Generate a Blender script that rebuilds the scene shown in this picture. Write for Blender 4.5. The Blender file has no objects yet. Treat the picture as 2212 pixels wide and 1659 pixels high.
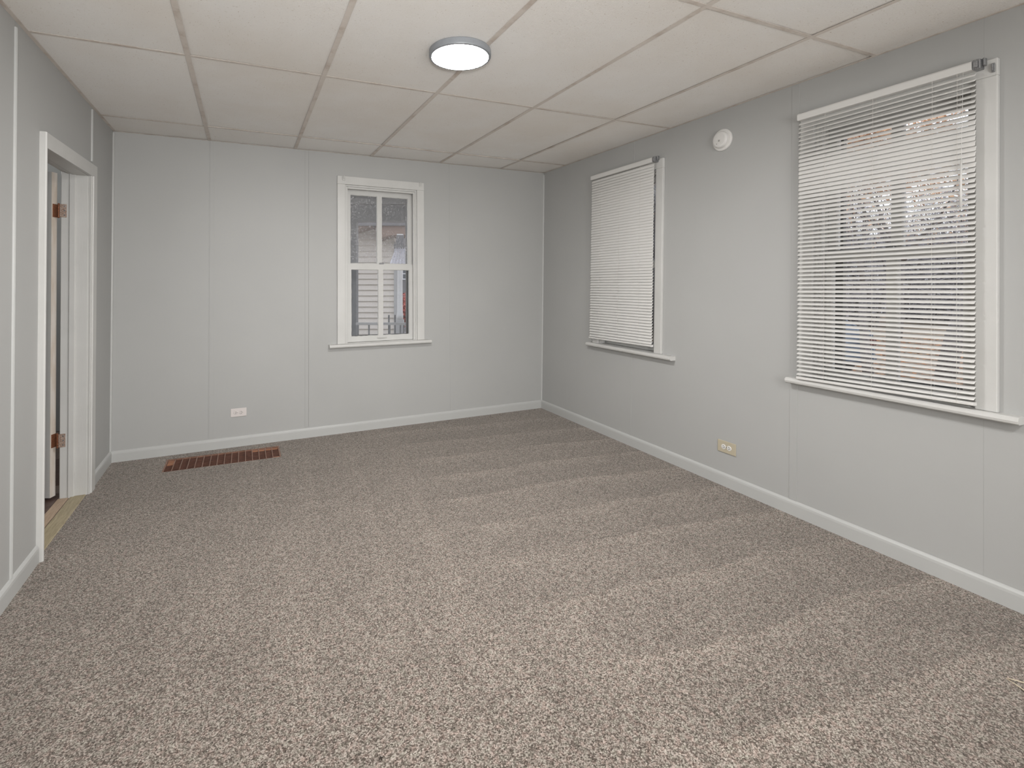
import bpy, bmesh, math, random
from mathutils import Vector, Matrix
random.seed(7)
SC = bpy.context.scene
COL = SC.collection
R_ = math.radians

# ------------------------------------------------------------------ camera
F_PX, PPX, PPY = 1079.1, 1106 - 103.84, 829.5 - 229.15
YAW, PITCH, ROLL = 0.4133, 0.0085, -0.0008
CAM_H = 1.2191
_cy, _sy, _cp, _sp = math.cos(YAW), math.sin(YAW), math.cos(PITCH), math.sin(PITCH)
_f = Vector((_sy*_cp, _cy*_cp, _sp)); _r = Vector((_cy, -_sy, 0)); _u = _r.cross(_f)
_cr, _sr = math.cos(ROLL), math.sin(ROLL)
CR = _cr*_r + _sr*_u; CU = -_sr*_r + _cr*_u
cam_data = bpy.data.cameras.new('camera')
cam = bpy.data.objects.new('camera', cam_data); COL.objects.link(cam)
m = Matrix((CR, CU, -_f)).transposed().to_4x4(); m.translation = Vector((0, 0, CAM_H))
cam.matrix_world = m
cam_data.sensor_fit = 'HORIZONTAL'; cam_data.sensor_width = 36
cam_data.lens = F_PX/2212*36
cam_data.shift_x = 103.84/2212; cam_data.shift_y = -229.15/2212
cam_data.clip_start = 0.02; cam_data.clip_end = 300
SC.camera = cam

# ------------------------------------------------------------------ world, exposure
W = bpy.data.worlds.new('world'); SC.world = W; W.use_nodes = True
nt = W.node_tree; nt.nodes.clear()
o_ = nt.nodes.new('ShaderNodeOutputWorld'); bg = nt.nodes.new('ShaderNodeBackground')
tc = nt.nodes.new('ShaderNodeTexCoord'); sep = nt.nodes.new('ShaderNodeSeparateXYZ')
rp = nt.nodes.new('ShaderNodeValToRGB')
rp.color_ramp.elements[0].position = 0.0; rp.color_ramp.elements[0].color = (.88, .89, .92, 1)
rp.color_ramp.elements[1].position = 0.8; rp.color_ramp.elements[1].color = (.78, .81, .88, 1)
nt.links.new(tc.outputs['Generated'], sep.inputs[0]); nt.links.new(sep.outputs['Z'], rp.inputs[0])
nt.links.new(rp.outputs[0], bg.inputs[0]); bg.inputs[1].default_value = 1.8
nt.links.new(bg.outputs[0], o_.inputs[0])
SC.view_settings.view_transform = 'Standard'; SC.view_settings.look = 'None'
SC.view_settings.exposure = 0.0; SC.view_settings.gamma = 1.0
SC.view_settings.use_curve_mapping = False
DISC_STRENGTH = 190.0
def area(name, loc, aim, watt, size, spread, col):
    d = bpy.data.lights.new(name, 'AREA'); d.shape = 'DISK'; d.size = size; d.energy = watt; d.color = col; d.spread = R_(spread)
    o = bpy.data.objects.new(name, d); COL.objects.link(o); o.location = loc
    o.rotation_euler = (Vector(aim)-Vector(loc)).to_track_quat('-Z', 'Y').to_euler(); return o
# unseen fill lights added to brighten the room, at front wall and camera
area('front_wall_fill', (.9, -1.5, 1.3), (.9, 3, 1.3), 46, 1.4, 180, (1, .99, .975))
area('camera_fill', (0, -.05, 1.5), (1.1, 4, .9), 18, .18, 115, (1, .99, .975))

# ------------------------------------------------------------------ node helpers
def mat(name, base=(.5, .5, .5), rough=.6, metal=0.0, spec=.5, build=None, emit=None, estr=0):
    M = bpy.data.materials.new(name); M.use_nodes = True
    n = M.node_tree; p = n.nodes['Principled BSDF']
    p.inputs['Base Color'].default_value = (*base, 1); p.inputs['Roughness'].default_value = rough
    p.inputs['Metallic'].default_value = metal; p.inputs['Specular IOR Level'].default_value = spec
    if emit: p.inputs['Emission Color'].default_value = (*emit, 1); p.inputs['Emission Strength'].default_value = estr
    if build: build(n, p)
    return M
def N(n, t, **kw):
    x = n.nodes.new(t)
    for k, v in kw.items():
        if k.startswith('in_'):
            x.inputs[k[3:].replace('_', ' ')].default_value = v
        else: setattr(x, k, v)
    return x
def coords(n, scale=(1, 1, 1), rot=(0, 0, 0)):
    g = N(n, 'ShaderNodeNewGeometry'); mp = N(n, 'ShaderNodeMapping')
    mp.inputs['Scale'].default_value = scale; mp.inputs['Rotation'].default_value = rot
    n.links.new(g.outputs['Position'], mp.inputs[0]); return mp.outputs[0]
def noise(n, vec, scale, detail=2, rough=.5, dist=0):
    x = N(n, 'ShaderNodeTexNoise'); x.inputs['Scale'].default_value = scale; x.inputs['Detail'].default_value = detail
    x.inputs['Roughness'].default_value = rough; x.inputs['Distortion'].default_value = dist
    n.links.new(vec, x.inputs['Vector']); return x.outputs['Fac']
def ramp(n, fac, stops):
    r = N(n, 'ShaderNodeValToRGB'); e = r.color_ramp.elements
    while len(e) < len(stops): e.new(.5)
    for el, (p, c) in zip(e, stops):
        el.position = p; el.color = (*c, 1) if len(c) == 3 else c
    n.links.new(fac, r.inputs[0]); return r.outputs[0]
def mixc(n, fac, a, b, mode='MIX'):
    x = N(n, 'ShaderNodeMix', data_type='RGBA', blend_type=mode)
    for sock, v in ((x.inputs[0], fac), (x.inputs[6], a), (x.inputs[7], b)):
        if hasattr(v, 'links'): n.links.new(v, sock)
        elif isinstance(v, (int, float)): sock.default_value = v
        else: sock.default_value = (*v, 1)
    return x.outputs[2]
def math_(n, op, a, b=None, c=None, clamp=False):
    x = N(n, 'ShaderNodeMath', operation=op, use_clamp=clamp)
    for i, v in enumerate((a, b, c)):
        if v is None: continue
        if hasattr(v, 'links'): n.links.new(v, x.inputs[i])
        else: x.inputs[i].default_value = v
    return x.outputs[0]
def bump(n, p, h, strength=.3, dist=.001, prev=None):
    b = N(n, 'ShaderNodeBump'); b.inputs['Strength'].default_value = strength; b.inputs['Distance'].default_value = dist
    n.links.new(h, b.inputs['Height'])
    if prev: n.links.new(prev, b.inputs['Normal'])
    if p: n.links.new(b.outputs[0], p.inputs['Normal'])
    return b.outputs[0]

# ------------------------------------------------------------------ materials
def wall_paint(col):
    def f(n, p):
        v = coords(n)
        c = ramp(n, noise(n, v, 1.6, 3), [(.3, tuple(x*.975 for x in col)), (.7, tuple(x*1.02 for x in col))])
        n.links.new(c, p.inputs['Base Color'])
        b1 = bump(n, None, noise(n, coords(n, (1, 1, .25)), 260, 2), .10, .001)
        bump(n, p, noise(n, v, 5, 3), .25, .004, b1)
    return f
M_WALL = mat('wall_paint_grey', rough=.5, spec=.35, build=wall_paint((.438, .440, .432)))
M_BASE = mat('baseboard_paint_grey', rough=.42, spec=.4, build=wall_paint((.50, .505, .495)))
def trim_build(n, p):
    v = coords(n)
    c = ramp(n, noise(n, v, 6, 4), [(.3, (.575, .572, .555)), (.7, (.615, .612, .595))])
    n.links.new(c, p.inputs['Base Color'])
    b1 = bump(n, None, noise(n, coords(n, (1, 1, .15)), 120, 3), .25, .0015)
    bump(n, p, noise(n, v, 12, 3), .3, .003, b1)
M_TRIM = mat('white_trim_paint', rough=.38, spec=.45, build=trim_build)
M_DOOREDGE = mat('cream_door_edge_paint', base=(.66, .58, .50), rough=.5, build=lambda n, p: n.links.new(
    ramp(n, noise(n, coords(n, (1, 1, .2)), 30, 4), [(.35, (.62, .54, .46)), (.6, (.70, .65, .60))]), p.inputs['Base Color']))
def tile_build(n, p):
    v = coords(n)
    info = N(n, 'ShaderNodeObjectInfo')
    c = ramp(n, info.outputs['Random'], [(0, (.865, .848, .822)), (1, (.895, .878, .852))])
    w = ramp(n, noise(n, v, 1.1, 4, .6), [(.35, (.95, .925, .895)), (.6, (1, 1, 1))])
    c = mixc(n, 1.0, c, w, 'MULTIPLY')
    pin = ramp(n, noise(n, v, 150, 2), [(.26, (.72, .66, .60)), (.33, (1, 1, 1))])
    c = mixc(n, 1.0, c, pin, 'MULTIPLY')
    n.links.new(c, p.inputs['Base Color'])
    fl = ramp(n, noise(n, v, 210, 3, .7), [(.62, (0, 0, 0)), (.72, (1, 1, 1))])
    c = mixc(n, math_(n, 'MULTIPLY', fl, .55), c, (.95, .94, .92)); n.links.new(c, p.inputs['Base Color'])
    b1 = bump(n, None, noise(n, v, 130, 3, .65), .5, .0025)
    bump(n, p, noise(n, v, 330, 2), .55, .002, b1)
M_TILE = mat('acoustic_tile', rough=.75, spec=.35, build=tile_build)
def tee_build(n, p):
    v = coords(n)
    c = ramp(n, noise(n, v, 9, 5, .65), [(.30, (.50, .42, .36)), (.5, (.66, .60, .545)), (.75, (.71, .655, .60))])
    n.links.new(c, p.inputs['Base Color'])
M_TEE = mat('aged_grid_metal', rough=.45, spec=.4, build=tee_build)
M_DARK = mat('dark_plenum', base=(.10, .07, .05), rough=.9)
# carpet: twisted cut pile in taupe and cream, with the traces of a vacuum cleaner
def carpet_build(n, p):
    v = coords(n)
    vo = N(n, 'ShaderNodeTexVoronoi', feature='F1'); vo.inputs['Scale'].default_value = 290
    vo.inputs['Randomness'].default_value = 1.0
    wv = N(n, 'ShaderNodeTexNoise'); wv.inputs['Scale'].default_value = 160; wv.inputs['Detail'].default_value = 2
    n.links.new(v, wv.inputs['Vector'])
    add = N(n, 'ShaderNodeVectorMath', operation='MULTIPLY_ADD'); add.inputs[1].default_value = (.006, .006, .006)
    n.links.new(wv.outputs['Color'], add.inputs[0]); n.links.new(v, add.inputs[2])
    n.links.new(add.outputs[0], vo.inputs['Vector'])
    s = N(n, 'ShaderNodeSeparateColor'); n.links.new(vo.outputs['Color'], s.inputs[0])
    big = noise(n, v, 42, 3, .6)
    f = math_(n, 'ADD', math_(n, 'MULTIPLY', s.outputs[0], .72), math_(n, 'MULTIPLY', big, .34))
    col = ramp(n, f, [(.16, (.052, .040, .031)), (.38, (.142, .116, .097)), (.60, (.300, .261, .229)), (.92, (.52, .468, .420))])
    tint = ramp(n, noise(n, v, 60, 2), [(.35, (1.05, .96, .95)), (.5, (1, 1, 1)), (.65, (.96, 1.01, .98))])
    col = mixc(n, 1.0, col, tint, 'MULTIPLY')
    # shade between tufts put into the colour, darker at their borders
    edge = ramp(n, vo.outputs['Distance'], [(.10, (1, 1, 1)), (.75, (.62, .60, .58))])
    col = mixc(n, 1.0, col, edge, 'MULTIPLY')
    # vacuum strokes, pile-lean shading put into the colour: across at right, along at left
    sp = N(n, 'ShaderNodeSeparateXYZ'); n.links.new(v, sp.inputs[0])
    X, Y = sp.outputs[0], sp.outputs[1]
    wob = math_(n, 'MULTIPLY', math_(n, 'SUBTRACT', noise(n, v, 1.3, 3), .5), .30)
    t1 = math_(n, 'ADD', math_(n, 'ADD', Y, math_(n, 'MULTIPLY', X, .10)), math_(n, 'MULTIPLY', wob, .5))
    st1 = math_(n, 'FRACT', math_(n, 'DIVIDE', math_(n, 'SUBTRACT', t1, .06), .335))
    t2 = math_(n, 'ADD', math_(n, 'SUBTRACT', X, math_(n, 'MULTIPLY', Y, .12)), wob)
    st2 = math_(n, 'FRACT', math_(n, 'DIVIDE', t2, .31))
    sel = math_(n, 'DIVIDE', math_(n, 'SUBTRACT', math_(n, 'ADD', X, math_(n, 'MULTIPLY', wob, 1.5)), 1.0), .12, clamp=True)
    saw = math_(n, 'ADD', math_(n, 'MULTIPLY', st1, sel), math_(n, 'MULTIPLY', st2, math_(n, 'SUBTRACT', 1.0, sel)))
    band = ramp(n, saw, [(0, (.84, .84, .84)), (.55, (.95, .95, .95)), (.80, (1.12, 1.12, 1.12)), (.94, (1.24, 1.23, 1.22)), (1, (.84, .84, .84))])
    amp = math_(n, 'MULTIPLY', math_(n, 'ADD', .30, math_(n, 'MULTIPLY', sel, .55)), ramp(n, noise(n, v, 1.7, 3, .6), [(.32, (.25, .25, .25)), (.6, (1, 1, 1))]), clamp=True)
    band = mixc(n, amp, (1, 1, 1), band)
    col = mixc(n, 1.0, col, band, 'MULTIPLY')
    blot = ramp(n, noise(n, v, 3.2, 4, .6), [(.32, (.93, .93, .93)), (.68, (1.07, 1.07, 1.07))])
    col = mixc(n, 1.0, col, blot, 'MULTIPLY')
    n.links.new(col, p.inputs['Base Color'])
    h = math_(n, 'SUBTRACT', 1.0, vo.outputs['Distance'])
    b1 = bump(n, None, h, .35, .002)
    bump(n, p, noise(n, v, 420, 2), .3, .001, b1)
_sheen = lambda n, p: (carpet_build(n, p), setattr(p.inputs['Sheen Weight'], 'default_value', .30), setattr(p.inputs['Sheen Roughness'], 'default_value', .55), setattr(p.inputs['Sheen Tint'], 'default_value', (.80, .77, .74, 1)))
M_CARPET = mat('taupe_carpet', rough=.95, spec=.1, build=_sheen)
def wood_build(a, b, sc=(1, 12, 12)):
    def f(n, p):
        n.links.new(ramp(n, noise(n, coords(n, sc), 9, 5, .6), [(.3, a), (.7, b)]), p.inputs['Base Color'])
    return f
M_GRATE = mat('brown_register_metal', rough=.4, spec=.5, build=wood_build((.19, .095, .062), (.31, .17, .12), (3, 3, 3)))
M_LOUVER = mat('shade_darkened_louver_brown', rough=.45, build=wood_build((.07, .028, .018), (.15, .066, .044), (3, 3, 3)))  # brown darkened to put the shade of the grille gaps into the colour
M_DUCTWOOD = mat('orange_brown_wood', rough=.6, build=wood_build((.26, .105, .055), (.42, .20, .11)))
M_RUST = mat('rusty_brass', rough=.5, metal=.45, build=wood_build((.085, .030, .014), (.42, .17, .085), (30, 30, 30)))
M_PAINTED_BRASS = mat('paint_smeared_brass', rough=.5, metal=.2, build=wood_build((.20, .09, .045), (.56, .48, .42), (26, 26, 26)))
M_METAL = mat('dull_steel', base=(.34, .35, .36), rough=.35, metal=.8, build=wood_build((.16, .16, .17), (.48, .49, .50), (40, 40, 40)))
M_SLAT = mat('white_vinyl_slat', base=(.82, .812, .79), rough=.45, spec=.4)
def slat_build(n, p):
    out = [x for x in n.nodes if x.type == 'OUTPUT_MATERIAL'][0]
    tl = N(n, 'ShaderNodeBsdfTranslucent'); tl.inputs[0].default_value = (.78, .77, .76, 1)
    mx = N(n, 'ShaderNodeMixShader'); mx.inputs[0].default_value = .16
    n.links.new(p.outputs[0], mx.inputs[1]); n.links.new(tl.outputs[0], mx.inputs[2]); n.links.new(mx.outputs[0], out.inputs[0])
slat_build(M_SLAT.node_tree, M_SLAT.node_tree.nodes['Principled BSDF'])
M_CORD = mat('white_cord', base=(.66, .64, .60), rough=.8)
M_ALU = mat('dark_storm_frame', base=(.085, .085, .08), rough=.5, metal=.2)
M_LAMPRIM = mat('grey_lamp_rim', base=(.27, .285, .305), rough=.4, metal=.15)
M_LAMP = mat('lamp_diffuser', base=(.9, .9, .9), rough=.5, emit=(1.0, .985, .97), estr=DISC_STRENGTH)
M_PLASTIC = mat('white_plastic', base=(.72, .71, .69), rough=.4)
M_PINKWHITE = mat('pale_pinkish_plastic', base=(.70, .65, .63), rough=.4)
M_BEIGE = mat('beige_plastic', base=(.50, .445, .335), rough=.45)
M_SLOT = mat('dark_slot', base=(.03, .025, .02), rough=.8)
M_BUTTON = mat('grey_button', base=(.36, .35, .34), rough=.6)
M_STRAW = mat('pale_straw', base=(.62, .54, .40), rough=.7)
M_LINT = mat('dark_lint', base=(.03, .022, .018), rough=.9)
M_THRESH = mat('tan_threshold_wood', rough=.5, build=wood_build((.30, .25, .155), (.47, .40, .27), (14, 1.5, 14)))
M_THRESH2 = mat('tan_floor_board', rough=.5, build=wood_build((.40, .29, .20), (.55, .42, .31), (14, 1.5, 14)))
M_VINYL = mat('brown_patterned_vinyl', rough=.35, build=wood_build((.055, .03, .024), (.13, .08, .065), (5, 5, 5)))
M_VINYL2 = mat('grey_brown_vinyl', rough=.35, build=wood_build((.16, .12, .10), (.26, .20, .17), (8, 2, 2)))
M_HALL = mat('hall_paint_grey', base=(.34, .35, .35), rough=.6)
def glass_mat(name, dirt):
    M = bpy.data.materials.new(name); M.use_nodes = True; n = M.node_tree; n.nodes.clear()
    out = N(n, 'ShaderNodeOutputMaterial'); tr = N(n, 'ShaderNodeBsdfTransparent'); gl = N(n, 'ShaderNodeBsdfGlossy')
    tr.inputs[0].default_value = (.96, .965, .97, 1); gl.inputs['Roughness'].default_value = .02
    fr = N(n, 'ShaderNodeFresnel'); fr.inputs['IOR'].default_value = 1.5
    mx = N(n, 'ShaderNodeMixShader'); n.links.new(math_(n, 'MULTIPLY', fr.outputs[0], .9), mx.inputs[0])
    n.links.new(tr.outputs[0], mx.inputs[1]); n.links.new(gl.outputs[0], mx.inputs[2])
    df = N(n, 'ShaderNodeBsdfDiffuse'); df.inputs[0].default_value = (.62, .62, .64, 1)
    v = coords(n)
    spk = ramp(n, noise(n, v, 75, 4, .7), [(.52, (0, 0, 0)), (.68, (1, 1, 1))])
    lo = ramp(n, noise(n, v, 7, 3), [(.35, (.05, .05, .05)), (.7, (1, 1, 1))])
    fac = math_(n, 'ADD', math_(n, 'MULTIPLY', math_(n, 'MULTIPLY', spk, lo), dirt), dirt*.18)
    m2 = N(n, 'ShaderNodeMixShader'); n.links.new(fac, m2.inputs[0])
    n.links.new(mx.outputs[0], m2.inputs[1]); n.links.new(df.outputs[0], m2.inputs[2])
    n.links.new(m2.outputs[0], out.inputs[0]); return M
M_GLASS = glass_mat('old_window_glass', .08)
M_GLASS_DIRTY = glass_mat('dusty_window_glass', .60)
# outside
M_SIDING = mat('beige_siding', rough=.6, build=wood_build((.62, .58, .53), (.68, .635, .585), (1, 1, 8)))
M_GREYTRIM = mat('grey_porch_paint', rough=.6, build=wood_build((.20, .205, .21), (.25, .255, .26), (2, 2, 2)))
M_GREYTRIM2 = mat('pale_grey_porch_paint', base=(.42, .42, .42), rough=.6)
M_SOFFIT = mat('brown_soffit_wood', rough=.7, build=wood_build((.17, .11, .085), (.28, .19, .15)))
M_BACKDROP = mat('backdrop_white', base=(.86, .86, .92), rough=.85)
M_VALANCE = mat('grey_lace', base=(.15, .15, .16), rough=.9)
M_COLUMN = mat('white_column_paint', base=(.62, .62, .62), rough=.6)
M_BARK = mat('grey_bark', rough=.9, build=wood_build((.09, .085, .085), (.25, .235, .23), (4, 4, 1)))
M_LEAF = mat('peach_autumn_leaf', rough=.7, build=lambda n, p: n.links.new(
    ramp(n, noise(n, coords(n), 5, 2), [(.3, (.62, .36, .20)), (.55, (.72, .48, .31)), (.75, (.66, .54, .42))]), p.inputs['Base Color']))
M_LITTER = mat('rust_brown_leaf', rough=.8, build=lambda n, p: n.links.new(
    ramp(n, noise(n, coords(n), 6, 2), [(.3, (.28, .12, .06)), (.55, (.50, .25, .12)), (.8, (.62, .42, .24))]), p.inputs['Base Color']))
M_GROUND = mat('leafy_earth', rough=.9, build=lambda n, p: n.links.new(
    ramp(n, noise(n, coords(n), 9, 5, .7), [(.3, (.16, .16, .12)), (.5, (.30, .24, .18)), (.7, (.42, .29, .19))]), p.inputs['Base Color']))
M_BRUSH = mat('dark_grey_twigs', rough=.9, build=wood_build((.16, .155, .17), (.52, .50, .51), (3, 3, 3)))
M_RED = mat('red_foliage', rough=.8, build=wood_build((.30, .05, .04), (.48, .14, .11), (4, 4, 4)))
M_HOUSE = mat('white_house_siding', base=(.66, .68, .72), rough=.7)
M_ROOF = mat('grey_shingle', rough=.9, build=wood_build((.12, .12, .13), (.20, .20, .21), (3, 3, 9)))
M_WINDARK = mat('dark_window_pane', base=(.05, .06, .075), rough=.1)
M_CAR = mat('blue_car_paint', base=(.13, .17, .23), rough=.25, metal=.3)
M_TYRE = mat('tyre_rubber', base=(.02, .02, .02), rough=.8)
M_TAIL = mat('red_lamp_lens', base=(.12, .03, .03), rough=.3)

# ------------------------------------------------------------------ object helpers
def empty(name, loc=(0, 0, 0), parent=None):
    o = bpy.data.objects.new(name, None); COL.objects.link(o); o.location = loc
    o.empty_display_size = .05
    if parent: o.parent = parent; o.location = Vector(loc) - wloc(parent)
    return o
def wloc(o):
    v = Vector((0, 0, 0))
    while o: v += o.location; o = o.parent
    return v
def link(name, bm, material, parent=None, loc=None, smooth=False, label=None, kind=None):
    """mesh given in world coordinates; origin at loc (or the mesh's low centre)"""
    bmesh.ops.recalc_face_normals(bm, faces=bm.faces)
    if loc is None:
        lo = Vector([min(v.co[i] for v in bm.verts) for i in range(3)]); hi = Vector([max(v.co[i] for v in bm.verts) for i in range(3)])
        loc = Vector(((lo.x+hi.x)/2, (lo.y+hi.y)/2, lo.z))
    loc = Vector(loc)
    bmesh.ops.translate(bm, verts=bm.verts, vec=-loc)
    me = bpy.data.meshes.new(name); bm.to_mesh(me); bm.free()
    if smooth:
        for f in me.polygons: f.use_smooth = True
    o = bpy.data.objects.new(name, me); COL.objects.link(o)
    mats = material if isinstance(material, (list, tuple)) else [material]
    for mm in mats: me.materials.append(mm)
    if parent: o.parent = parent; o.location = loc - wloc(parent)
    else: o.location = loc
    if label: o['label'] = label
    if kind: o['kind'] = kind
    return o
def tag(o, label, cat, group=None):
    o['label'] = label; o['category'] = cat
    if group: o['group'] = group
    return o
def struct(o, label=None, cat=None):
    o['kind'] = 'structure'
    if label: o['label'] = label
    if cat: o['category'] = cat
    return o
def ident(a, b, c): return Vector((a, b, c))
def box(bm, M, a0, a1, b0, b1, c0, c1, bevel=0, seg=1):
    vs = [bm.verts.new((a, b, c)) for a in (a0, a1) for b in (b0, b1) for c in (c0, c1)]
    fs = [bm.faces.new([vs[i] for i in q]) for q in ((0, 1, 3, 2), (4, 6, 7, 5), (0, 4, 5, 1), (2, 3, 7, 6), (0, 2, 6, 4), (1, 5, 7, 3))]
    vv = vs
    if bevel:
        es = list({e for f in fs for e in f.edges})
        r = bmesh.ops.bevel(bm, geom=es, offset=bevel, segments=seg, affect='EDGES', profile=.5)
        vv = list({v for f in r['faces'] for v in f.verts} | {v for v in vs if v.is_valid})
    for v in vv: v.co = M(*v.co)
    return bm
def nb(): return bmesh.new()
def slab(bm, M, ss, zz, holes, n0, n1):
    """plate between n0 and n1 with rectangular holes; cells whose centre is in a hole stay open"""
    cut_s = sorted(set(ss) | {h[i] for h in holes for i in (0, 1) if ss[0] < h[i] < ss[-1]})
    cut_z = sorted(set(zz) | {h[i] for h in holes for i in (2, 3) if zz[0] < h[i] < zz[-1]})
    ns, nz = len(cut_s)-1, len(cut_z)-1
    solid = [[not any(h[0] < (cut_s[i]+cut_s[i+1])/2 < h[1] and h[2] < (cut_z[j]+cut_z[j+1])/2 < h[3] for h in holes) for j in range(nz)] for i in range(ns)]
    V = {}
    def v(i, j, k):
        if (i, j, k) not in V: V[i, j, k] = bm.verts.new(M(cut_s[i], cut_z[j], (n0, n1)[k]))
        return V[i, j, k]
    for i in range(ns):
        for j in range(nz):
            if not solid[i][j]: continue
            for k in (0, 1): bm.faces.new([v(i, j, k), v(i+1, j, k), v(i+1, j+1, k), v(i, j+1, k)])
            for di, dj, a, b in ((-1, 0, (i, j), (i, j+1)), (1, 0, (i+1, j), (i+1, j+1)), (0, -1, (i, j), (i+1, j)), (0, 1, (i, j+1), (i+1, j+1))):
                ii, jj = i+di, j+dj
                if not (0 <= ii < ns and 0 <= jj < nz and solid[ii][jj]):
                    bm.faces.new([v(*a, 0), v(*b, 0), v(*b, 1), v(*a, 1)])
    return bm
def extrude_profile(bm, M, prof, s0, s1, axis='s', cuts=1):
    """profile list of (n, other) swept along axis"""
    rings = []
    for k in range(cuts+1):
        s = s0 + (s1-s0)*k/cuts
        rings.append([bm.verts.new(M(s, o, n) if axis == 's' else M(o, s, n)) for n, o in prof])
    L = len(prof)
    for a, b in zip(rings, rings[1:]):
        for i in range(L): bm.faces.new([a[i], a[(i+1) % L], b[(i+1) % L], b[i]])
    bm.faces.new(rings[0]); bm.faces.new(rings[-1][::-1]); return bm
def tube(bm, pts, rad, seg=8, cap=True):
    rings = []; pts = [Vector(p) for p in pts]
    if not isinstance(rad, (list, tuple)): rad = [rad]*len(pts)
    for i, p in enumerate(pts):
        d = (pts[min(i+1, len(pts)-1)] - pts[max(i-1, 0)]).normalized()
        a = d.orthogonal().normalized() if i == 0 else (a - d*a.dot(d)).normalized()
        b = d.cross(a)
        rings.append([bm.verts.new(p + rad[i]*(math.cos(t)*a + math.sin(t)*b)) for t in [2*math.pi*k/seg for k in range(seg)]])
    for r0, r1 in zip(rings, rings[1:]):
        for k in range(seg): bm.faces.new([r0[k], r0[(k+1) % seg], r1[(k+1) % seg], r1[k]])
    if cap: bm.faces.new(rings[0]); bm.faces.new(rings[-1][::-1])
    return bm
def lathe(bm, prof, M, seg=48):
    """prof: list of (radius, height); M(x, y, h) to world"""
    rings = []
    for r, h in prof:
        if r < 1e-6: rings.append([bm.verts.new(M(0, 0, h))])
        else: rings.append([bm.verts.new(M(r*math.cos(2*math.pi*k/seg), r*math.sin(2*math.pi*k/seg), h)) for k in range(seg)])
    for a, b in zip(rings, rings[1:]):
        for k in range(seg):
            if len(a) == 1 and len(b) == 1: continue
            if len(a) == 1: bm.faces.new([a[0], b[k], b[(k+1) % seg]])
            elif len(b) == 1: bm.faces.new([a[k], a[(k+1) % seg], b[0]])
            else: bm.faces.new([a[k], a[(k+1) % seg], b[(k+1) % seg], b[k]])
    return bm

# wall planes, measured: each leans a little as old walls do
def RX(y, z): return 2.6515 + .004316*y + .022228*(z-CAM_H)
def DY(x, z): return 4.1012 + .02432*x + .01097*(z-CAM_H)
def LX(y, z): return -.8166 - .003609*y + .001988*(z-CAM_H)
def CZ(x, y): return 2.2273 + .00993*x + .00865*y
def MR(s, z, n): return Vector((RX(s, z)-n, s, z))
def MD(s, z, n): return Vector((s, DY(s, z)-n, z))
def ML(s, z, n): return Vector((LX(s, z)+n, s, z))
def MC(x, y, n): return Vector((x, y, CZ(x, y)+n))      # n up
def MF(x, y, n): return Vector((x, y, n))
Y_FRONT = -1.55
TOP = 2.36

# window positions (outer edges of the casings)
WIN = {0: (MD, .683, 1.430), 1: (MR, 2.620, 3.367), 2: (MR, .930, 1.677)}
def opening(k):
    _, a, b = WIN[k]; return (a+.060, b-.060, .700, 2.020)
DOOR = (2.79, 3.515, -.2, 1.835)

# ------------------------------------------------------------------ floor
REG = (-.487, .237, 3.722, 3.978)
fl = struct(empty('floor', (1, 1.3, -.05)))
link('carpet', slab(nb(), MF, [-.86, 2.76], [Y_FRONT-.1, 4.26], [REG, (-.9, -.835, DOOR[0], DOOR[1])], -.05, 0), M_CARPET, fl)

# ------------------------------------------------------------------ walls with sheets and seam battens
def build_wall(name, M, s0, s1, holes, seams, n_out, extra_holes_top=None, bead=False, zt=TOP, label=None):
    root = struct(empty(name, M((s0+s1)/2, 0, n_out)))
    link('backing', slab(nb(), M, [s0, s1], [-.06, zt], holes, n_out, -.006), M_WALL, root)
    cuts = [s0] + seams + [s1]
    for a, b in zip(cuts, cuts[1:]):
        g = lambda q: .00015 if q in (.976, -.243) else .0005
        aa, bb = a+(g(a) if a != s0 else 0), b-(g(b) if b != s1 else 0)
        hs = [h for h in holes if h[1] > aa and h[0] < bb]
        link('wall_panel', slab(nb(), M, [aa, bb], [0, zt-.02], hs, -.006, 0), M_WALL, root)
    return root
wl = build_wall('wall_left', ML, Y_FRONT, 4.25, [DOOR], [.40, 1.42, 2.48, 3.56], -.075)
wb = build_wall('wall_back', MD, -.9, 2.85, [opening(0)], [-.243, .462, 1.680], -.20)
wr = build_wall('wall_right', MR, Y_FRONT, 4.30, [opening(1), opening(2)], [-.45, .50, .976, 1.715, 2.926], -.20)
MFr = lambda s, z, n: Vector((s, Y_FRONT+n, z))
wf = build_wall('wall_front', MFr, -1.0, 2.85, [], [.2, 1.4], -.12)
# flat seam battens on back and right wall, half-round beads on the left wall
def batten(root, M, s, w, z0, z1, t=.0018):
    segs = []; a = z0
    link('batten', box(nb(), M, s-w/2, s+w/2, z0, z1, 0, t, .0006), M_WALL, root)
for s, w in ((-.222, .030), (.447, .026), (1.682, .012)):
    if s == .447 or s == -.222 or s == 1.682: batten(wb, MD, s, w, .082, MC(s, 4.1, 0).z-.006)
for s, w, z0 in ((2.926, .010, .074), (1.715, .040, .074)):
    if s == 2.926: batten(wr, MR, s, w, .074, .690); batten(wr, MR, s, w, 2.105, MC(2.65, s, 0).z-.006)
    else: batten(wr, MR, s, w, .074, MC(2.65, s, 0).z-.006)
for s, z1 in ((2.48, 2.215), (3.56, 2.236)):
    for za, zb in (((.075, z1),) if s < 3 else ((1.93, z1),)):
        bm = nb(); prof = [(0, s-.0065), (.006, s-.005), (.0085, s), (.006, s+.005), (0, s+.0065)]
        extrude_profile(bm, lambda a, o, n: ML(o, a, n), [(n, o) for n, o in prof], za, zb)
        link('batten', bm, M_BASE, wl)
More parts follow.
